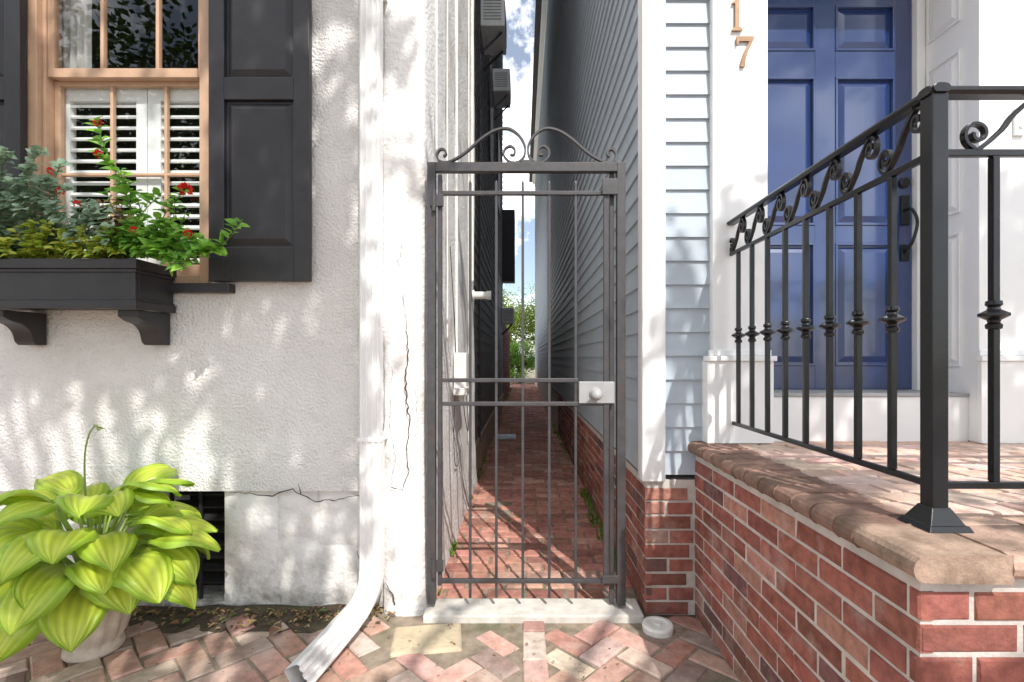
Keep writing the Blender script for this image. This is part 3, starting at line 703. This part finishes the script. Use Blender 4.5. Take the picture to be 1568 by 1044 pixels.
# house number
b=MB(); NY=BY-.048
def poly(pts,dep=.008,Y=NY):
    P=[(ex(u,BY-.04),ez(v,BY-.04)) for u,v in pts]; n=len(P)
    vs=[(x,Y,z) for x,z in P]+[(x,Y+dep,z) for x,z in P]
    b.add(vs,[tuple(range(n)),tuple(range(2*n-1,n-1,-1))]+[(i,(i+1)%n,(i+1)%n+n,i+n) for i in range(n)])
poly([(1120,5),(1127,0),(1131,-3),(1131,42),(1136,46),(1136,48),(1120,48),(1120,46),(1125,42),(1125,6),(1120,7)])
poly([(1127,57),(1153,57),(1153,61),(1144,80),(1140,95),(1140,103),(1133,103),(1134,95),(1139,80),(1147,64),(1131,64),(1129,69),(1127,69)])
b.obj('house_numbers',M['bronze'],gB,bevel=.0008)
b=MB(); b.box(ex(1552,2.27),ex(1568,2.27),BY-.05,BY-.0352,ez(208,2.27),ez(165,2.27)); b.lathe((ex(1560,2.27),BY-.05,ez(195,2.27)),(0,-1,0),[(.01,0),(.01,.006),(0,.008)],12); b.obj('doorbell',M['white'],gB,bevel=.003)
b=MB(); b.box(2.5,9,BY+.03,BY+.2,0,9); b.box(.60,9,BY+.4,BE,0,.6); b.box(.64,9,BY+.5,BE-.1,.6,8.99); b.box(PXL,RX+.3,BY+.03,BY+.2,3.76,9); b.box(.58,1.12,BY+.09,BY+.5,.6,8.99); b.obj('wall_core',M['darkwall'],gB)
b=MB(); b.box(.3,9.2,BY-.2,BE+.3,9.27,9.4); b.obj('roof',M['roof'],gB)
# brick foundation of blue house
b=MB()
def wall(o,u,n,length,height,kind='red',course=.0665,bl=.203,ph=0,d=.03,mort=.0095):
    o=V(o);u=V(u);n=V(n); z=0;row=0
    while z+course<=height+.03:
        hh=min(course,height-z)-mort
        if hh<.015: break
        x=-(bl+mort)*(.5 if (row+ph)%2 else 0)+U(-.01,.01)
        while x<length:
            xa,xb=max(x,0),min(x+bl,length)
            if xb-xa>.025:
                b.brick(o+u*(xa+xb)/2+V((0,0,z+hh/2+mort/2+U(-.0008,.0008)))+n*U(-.003,.002),u,V((0,0,1)),n,xb-xa+U(-.003,.001),hh+U(-.0015,.0015),d,.0045,bc(kind))
            x+=bl+mort
        z+=course;row+=1
wall((BX+.012,BY+.0,0),(1,0,0),(0,-1,0),.80-BX-.015,BZ-.012,'red')
wall((BX+.010,8,0),(0,-1,0),(-1,0,0),8-BY-.002,BZ-.012,'red')
b.obj('foundation_bricks',M['brick'],gB)
b=MB(); b.box(BX+.016,.86,BY+.006,BE,0,BZ-.006); b.obj('foundation_mortar',M['mortar'],gB)

# ------------------------------------------------------------------ stoop
gs=grp('brick_stoop'); SX=.80; SY=1.0; SZ=.81; b=MB()
wall((SX,BY-.002,0),(0,-1,0),(-1,0,0),BY-.002-SY-.002,SZ-.055,'red')
wall((SX+.004,SY,0),(1,0,0),(0,-1,0),2.4,SZ-.055,'red',ph=1)
b.obj('stoop_bricks',M['brick'],gs)
b=MB(); b.box(SX+.005,3.3,SY+.005,BY-.004,0,SZ-.056); b.obj('stoop_mortar',M['mortar'],gs)
b=MB(); b.box(SX+.12,3.3,SY+.12,BY+.018,SZ-.054,SZ-.006); b.obj('stoop_bedding',M['mortar'],gs)
b=MB(); row=0; y=SY+.20
while y<BY+.02:
    x=SX+.17-(.1 if row%2 else 0)
    while x<3.2:
        xa=max(x,SX+.17)
        if x+.2-xa>.03: b.brick(((xa+x+.2)/2,y,SZ+U(-.0015,.0015)),(1,0,U(-.006,.006)),(0,1,U(-.006,.006)),(0,0,1),x+.2-xa-.007,.091,.045,.004,bc('pink'))
        x+=.203
    y+=.0985; row+=1
b.obj('stoop_pavers',M['pave'],gs)
b=MB()
def nose(o,inn,al,length,col):
    o=V(o);inn=V(inn);al=V(al); prof=[(.165,-.052),(.0,-.052)]
    for k in range(7):
        a=math.radians(-90-30*k); prof.append((-.0+.026*math.cos(a)-.0, -.026+.026*math.sin(a)))
    prof.append((.165,0)); n=len(prof)
    vs=[o+inn*p+V((0,0,SZ+q)) for p,q in prof]; vs+= [v+al*length for v in vs]
    b.add(vs,[tuple(range(n)),tuple(range(2*n-1,n-1,-1))]+[(i,(i+1)%n,(i+1)%n+n,i+n) for i in range(n)],col)
y=BY-.005
while y>SY+.17:
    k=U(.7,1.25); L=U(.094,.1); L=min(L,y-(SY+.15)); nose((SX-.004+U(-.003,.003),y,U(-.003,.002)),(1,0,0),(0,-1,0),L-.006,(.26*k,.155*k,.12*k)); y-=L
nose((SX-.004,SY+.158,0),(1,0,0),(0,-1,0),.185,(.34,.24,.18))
x=SX+.162
while x<3.1:
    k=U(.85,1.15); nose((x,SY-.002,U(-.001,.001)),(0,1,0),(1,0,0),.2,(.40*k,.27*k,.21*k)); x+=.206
b.obj('bullnose_coping',M['brown'],gs,bevel=.003)

# ------------------------------------------------------------------ railing
gr=grp('iron_railing'); b=MB(); RXp=.956; RY0=1.153; RY1=2.30; zt=1.818; z2=1.675; zl=.905
pw=.0185
b.box(RXp-pw,RXp+pw,RY0-pw,RY0+pw,SZ+.02,zt-.008)
b.frustum((RXp-.050,RY0-.050,SZ+.001),(1,0,0),(0,1,0),(0,0,1),.100,.100,.006,.012)
b.frustum((RXp-.040,RY0-.040,SZ+.013),(1,0,0),(0,1,0),(0,0,1),.080,.080,.019,.035)
b.box(RXp-.013,RXp+.013,RY1-.013,RY1+.013,SZ+.01,zt-.03); b.frustum((RXp-.03,RY1-.03,SZ+.001),(1,0,0),(0,1,0),(0,0,1),.06,.06,.014,.03)
b.box(RXp-.007,RXp+.007,RY0+pw,RY1-.013,z2-.008,z2+.008); b.box(RXp-.007,RXp+.007,RY0+pw,RY1-.013,zl-.008,zl+.008)
XR=3.0
b.box(RXp+pw,XR,RY0-.007,RY0+.007,z2-.008,z2+.008); b.box(RXp+pw,XR,RY0-.007,RY0+.007,zl-.008,zl+.008)
def pick(x,y):
    b.box(x-.008,x+.008,y-.008,y+.008,zl+.0082,z2-.0082)
for k in range(8): pick(RXp,RY0+.1305*(k+1))
k=0
while RXp+.139+.146*k<XR: pick(RXp+.139+.146*k,RY0); k+=1
b.obj('posts_rails_pickets',M['iron'],gr,bevel=.0018)
b=MB()
cap=[(-.020,-.004),(-.014,-.011),(.014,-.011),(.020,-.004),(.020,.002),(.014,.008),(.006,.010),(-.006,.010),(-.014,.008),(-.020,.002)]
b.sweep([(RXp,RY0-.024,zt),(RXp,RY1,zt),*cr([(RXp,RY1+.01,zt),(RXp,RY1+.035,zt-.012),(RXp,RY1+.04,zt-.045),(RXp,RY1+.02,zt-.06),(RXp,RY1+.008,zt-.048)],4)],cap,(0,.01,1))
b.sweep([(RXp-.024,RY0,zt-.0012),(XR,RY0,zt-.0012)],cap,(0,0,1))
def collar(x,y): b.lathe((x,y,1.30),(0,0,1),[(.010,-.034),(.015,-.032),(.016,-.023),(.011,-.018),(.013,-.012),(.029,-.003),(.029,.003),(.013,.012),(.011,.018),(.016,.023),(.015,.032),(.010,.034)],20)
for k in range(8): collar(RXp,RY0+.1305*(k+1))
k=0
while RXp+.139+.146*k<XR: collar(RXp+.139+.146*k,RY0); k+=1
half=[]
for k in range(0,17):
    a=math.radians(560-k*30); r=.009+.026*(k/16)**1.1; half.append((-.070+r*math.cos(a),.026+r*math.sin(a)))
Sc=half+[(-.014,.018),(0,0)]; Sc+= [(-p,-q) for p,q in reversed(half+[(-.014,.018)])]
zc=(zt-.012+z2+.009)/2
def scroll(o,d,flip=1,sp=1):
    pts=[V(o)+V(d)*p*sp+V((0,0,q*flip)) for p,q in Sc]; nrm=V(d).cross(V((0,0,1)))
    b.bar(cr(pts,2),.008,.014,nrm)
nS=7; stp=(RY1-RY0-pw-.013)/nS
for k in range(nS):
    yc=RY0+pw+stp*(k+.5); scroll((RXp,yc,zc),(0,1,0),1,.74)
for k in range(8): scroll((RXp+.05+.118+k*.236,RY0,zc),(1,0,0),-1)
b.obj('caps_collars_scrolls',M['iron'],gr,smooth=False,bevel=.001)

# ------------------------------------------------------------------ things on the alley wall
b=MB(); X0=-.462
b.box(X0,X0+.085,3.33,3.5,1.0,1.235); b.box(X0,X0+.095,3.30,3.55,.95,1.0)
b.lathe((X0+.04,3.42,.89),(0,0,1),[(.02,0),(.02,.06),(.028,.06),(0,.06)],14)
gub=b.obj('utility_box',M['pvc'],bevel=.008)
b=MB()
def cable(y,z0,z1,r,wob=.01):
    P=[(X0+.008,y+wob*noise.noise(V((y*3,k*.7,1))),z0+(z1-z0)*k/14) for k in range(15)]; b.tube(P,r,n=6)
cable(3.42,1.235,7.5,.010); cable(3.0,1.3,7.5,.005,.03); cable(4.2,.5,7.5,.007); cable(2.62,2.3,7.5,.006,.03); cable(4.5,1.9,7.5,.014,0)
b.obj('wall_conduits',M['pvc'])
b=MB()
b.tube(cr([(X0+.01,3.33,1.0),(X0+.012,3.25,.7),(X0+.014,3.3,.5),(X0+.014,3.45,.45)],6),.003,n=6)
b.tube(cr([(X0+.01,3.1,1.9),(X0+.02,3.2,1.5),(X0+.012,3.36,1.2)],6),.003,n=6)
b.tube(cr([(X0+.08,3.36,.96),(X0+.10,3.30,.82),(X0+.09,3.38,.70),(X0+.06,3.46,.80),(X0+.05,3.44,.93)],6),.003,n=6)
b.obj('loose_wires',M['black'])
b=MB(); b.lathe((-.46,4.6,1.78),(1,0,0),[(.05,0),(.05,.015),(.035,.017),(.035,.13),(.042,.13),(.042,.17),(.0,.17)],18); b.obj('vent_pipe',M['pvc'],smooth=False)

# dark rear house
gr2=grp('gray_rear_house'); b=MB()
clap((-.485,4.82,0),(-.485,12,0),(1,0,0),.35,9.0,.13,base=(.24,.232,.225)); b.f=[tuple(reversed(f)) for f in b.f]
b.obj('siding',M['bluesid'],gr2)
b=MB(); b.box(-6,-.49,4.83,12,0,9); b.box(-6.1,-.40,4.83,12.1,9,9.2); b.obj('wall_core',M['darkwall'],gr2)
b=MB(); b.box(-.489,-.455,4.83,12,0,.35); b.obj('base_course',M['stone'],gr2)
b=MB(); b.box(-.483,-.445,6.9,7.6,4.0,5.4); b.box(-.483,-.445,9.1,10.0,4.0,5.4); b.box(-.48,-.44,9,10,1.4,2.8); b.box(-.475,-.18,11.7,12.0,3.0,4.7); b.box(-.48,-.45,5.3,5.36,.3,8.9); b.obj('window_shutters',M['black'],gr2)
for k,(y,z) in enumerate(((5.6,4.95),(7.9,5.45),(11.4,2.0))):
    e=grp('air_conditioner'); b=MB(); b.box(-.484,-.20,y,y+.55,z,z+.36); b.obj('case',M['acgray'],e,bevel=.01)
    b=MB()
    for j in range(7): b.box(-.44,-.24,y-.006,y+.002,z+.07+j*.035,z+.079+j*.035)
    for j in range(9): b.box(-.202,-.194,y+.04,y+.51,z+.05+j*.03,z+.062+j*.03)
    b.obj('grille',M['gray'],e)
    b=MB(); b.bar([(-.48,y+.1,z-.25),(-.24,y+.1,z-.01)],.02,.02,(0,1,0)); b.bar([(-.48,y+.45,z-.25),(-.24,y+.45,z-.01)],.02,.02,(0,1,0)); b.obj('braces',M['black'],e)
# garden walls & trees at the end
b=MB(); wall((-.50,20,0),(0,-1,0),(1,0,0),8,2.2,'red',course=.08,bl=.22); b.obj('garden_brick_wall',M['brick'])
bk=MB(); bk.box(-.9,-.512,12.1,20,0,2.2); bk.obj('garden_wall_core',M['mortar'],bpy.data.objects['garden_brick_wall'])
def tree(name,base,hh,crown,nleaf,cols,rx,rz,leafs=.12,mt='leaf'):
    e=grp(name); tb=MB(); lb=MB(); base=V(base)
    tb.tube(cr([base,base+V((.05,.02,hh*.3)),base+V((-.05,.05,hh*.6)),base+V((0,0,hh))],5),.1,radii=[.14-.09*i/15 for i in range(16)],n=9)
    cl=[]
    for k in range(crown):
        a=U(0,6.28); r=rx*math.sqrt(R()); z=base.z+hh*.75+U(-rz,rz)*math.sqrt(max(.05,1-(r/rx)**2)); cl.append(base+V((r*math.cos(a),r*math.sin(a),z-base.z)))
    for c in cl:
        tb.tube(cr([base+V((0,0,hh*U(.3,.8))),(base+V((0,0,hh*.6))+c)/2+V((0,0,.1)),c],4),.02,radii=[.035-.003*i for i in range(9)],n=5)
        br=U(.5,1.2)
        for k in range(nleaf):
            p=c+V((random.gauss(0,1),random.gauss(0,1),random.gauss(0,.75)))*rx*.2
            lb.leaf4(p,(U(-1,1),U(-1,1),U(-.8,.4)),(U(-1,1),U(-1,1),1),leafs*U(.7,1.3),leafs*.6,tuple(x*br for x in mix(cols[0],cols[1],R())))
    tb.obj('trunk_and_limbs',M['bark'],e,smooth=True); lb.obj('foliage',M[mt],e)
tree('garden_tree',(-.6,26,-.1),4.0,40,300,((.22,.40,.04),(.54,.62,.09)),1.9,1.7)
tree('garden_tree',(1.4,29,-.1),4.5,30,220,((.14,.28,.04),(.30,.44,.07)),2.4,2.0)
tree('garden_shrub',(-.1,23.4,-.1),1.5,28,280,((.14,.34,.06),(.34,.55,.09)),.8,1.0,.09)
tree('street_tree',(-6.9,-4.6,-.13),6.5,80,200,((.05,.12,.02),(.12,.2,.04)),3.0,3.0,.15,'canopy')
b=MB(); b.box(-12,-3,32,36,-.1,5); b.box(3,14,34,38,-.1,6); b.obj('background_houses',M['mortar'])

# ------------------------------------------------------------------ street tree behind the photographer (dappled shade)
gt=grp('street_tree'); lb=MB(); tb=MB()
holes=[(360,495,20),(125,603,19),(302,590,17),(322,716,20),(270,676,14),(452,682,15),(100,652,16),(28,572,14),(208,619,12),(446,700,12),(400,610,10),(535,512,14),(478,90,26),(520,55,22),(500,130,18),(370,180,13),(345,560,8),(60,520,9),(395,40,16),(420,305,14),(330,300,12),(485,775,20),(395,790,22),(455,800,18),(440,870,26),(520,850,20),(370,840,14),(180,560,9),(240,470,10),(535,700,14),(150,690,18),(510,600,12),(480,560,8),(200,100,14),(120,330,22),(60,300,20),(250,340,22),(70,130,20),(150,160,22),(210,200,24),(280,170,20),(120,240,20),(230,260,20)]
def dens(u,v):
    if u<548:
        if v>930: return .34
        if u<345 and v>620: return .18
        if 60<u<330 and 110<v<420: return .06
        if 20<u<330 and v<120: return .42
        if v>750: return .60
        return 1.15 if v<700 else .9
    if u<590: return .28
    if u<735:
        if 60<v<280: return .48 if u<660 else .15
        return .12
    if u<1010: return .03 if v>300 else .12
    if u<1092: return .04 if v<390 else (.55 if v<720 else .5)
    if v>760: return .15
    if v>330: return .68
    return .12
cents=[]
for k in range(9500):
    u=U(-420,1750); v=U(-520,1500)
    X=ex(u,FY); Z=ez(v,FY)
    q=.5+.62*noise.noise(V((X*3.1,Z*3.1,5)))+.35*noise.noise(V((X*9,Z*9,2)))
    if q>dens(u,v): continue
    t=U(4.8,6.6); c=V((X,FY,Z))+S*t
    cents.append(c)
    for j in range(5):
        p=c+V((random.gauss(0,.05),random.gauss(0,.05),random.gauss(0,.05)))
        h=p+S*((FY-p.y)/S.y)
        hu=800+h.x*F/FY; hv=548-(h.z-H)*F/FY
        if any((hu-a)**2+(hv-c_)**2<(r_*1.15)**2 for a,c_,r_ in holes): continue
        br=U(.6,1.2)
        lb.leaf4(p,(U(-1,1),U(-1,1),U(-.7,.3)),V((U(-.6,.6),U(-.6,.6),0))+S,.10*U(.7,1.2),.062*U(.8,1.2),(.10*br,.20*br,.04*br))
lb.obj('foliage',M['canopy'],gt)
base=V((.6,-3.0,-.13))
tb.tube(cr([base,base+V((.03,.05,1.5)),base+V((-.05,.1,2.7)),base+V((0,.2,3.8))],6),.2,radii=[.20-.004*i for i in range(19)],n=12)
fork=base+V((0,.2,3.7))
for k in range(40):
    c=random.choice(cents); m=(fork+c)/2+V((U(-.3,.3),U(-.3,.3),U(.2,.6)))
    tb.tube(cr([fork+V((0,0,U(-.4,.2))),m,c],6),.02,radii=[.045-.0035*i for i in range(13)],n=6)
tb.obj('trunk_and_limbs',M['bark'],gt,smooth=True)
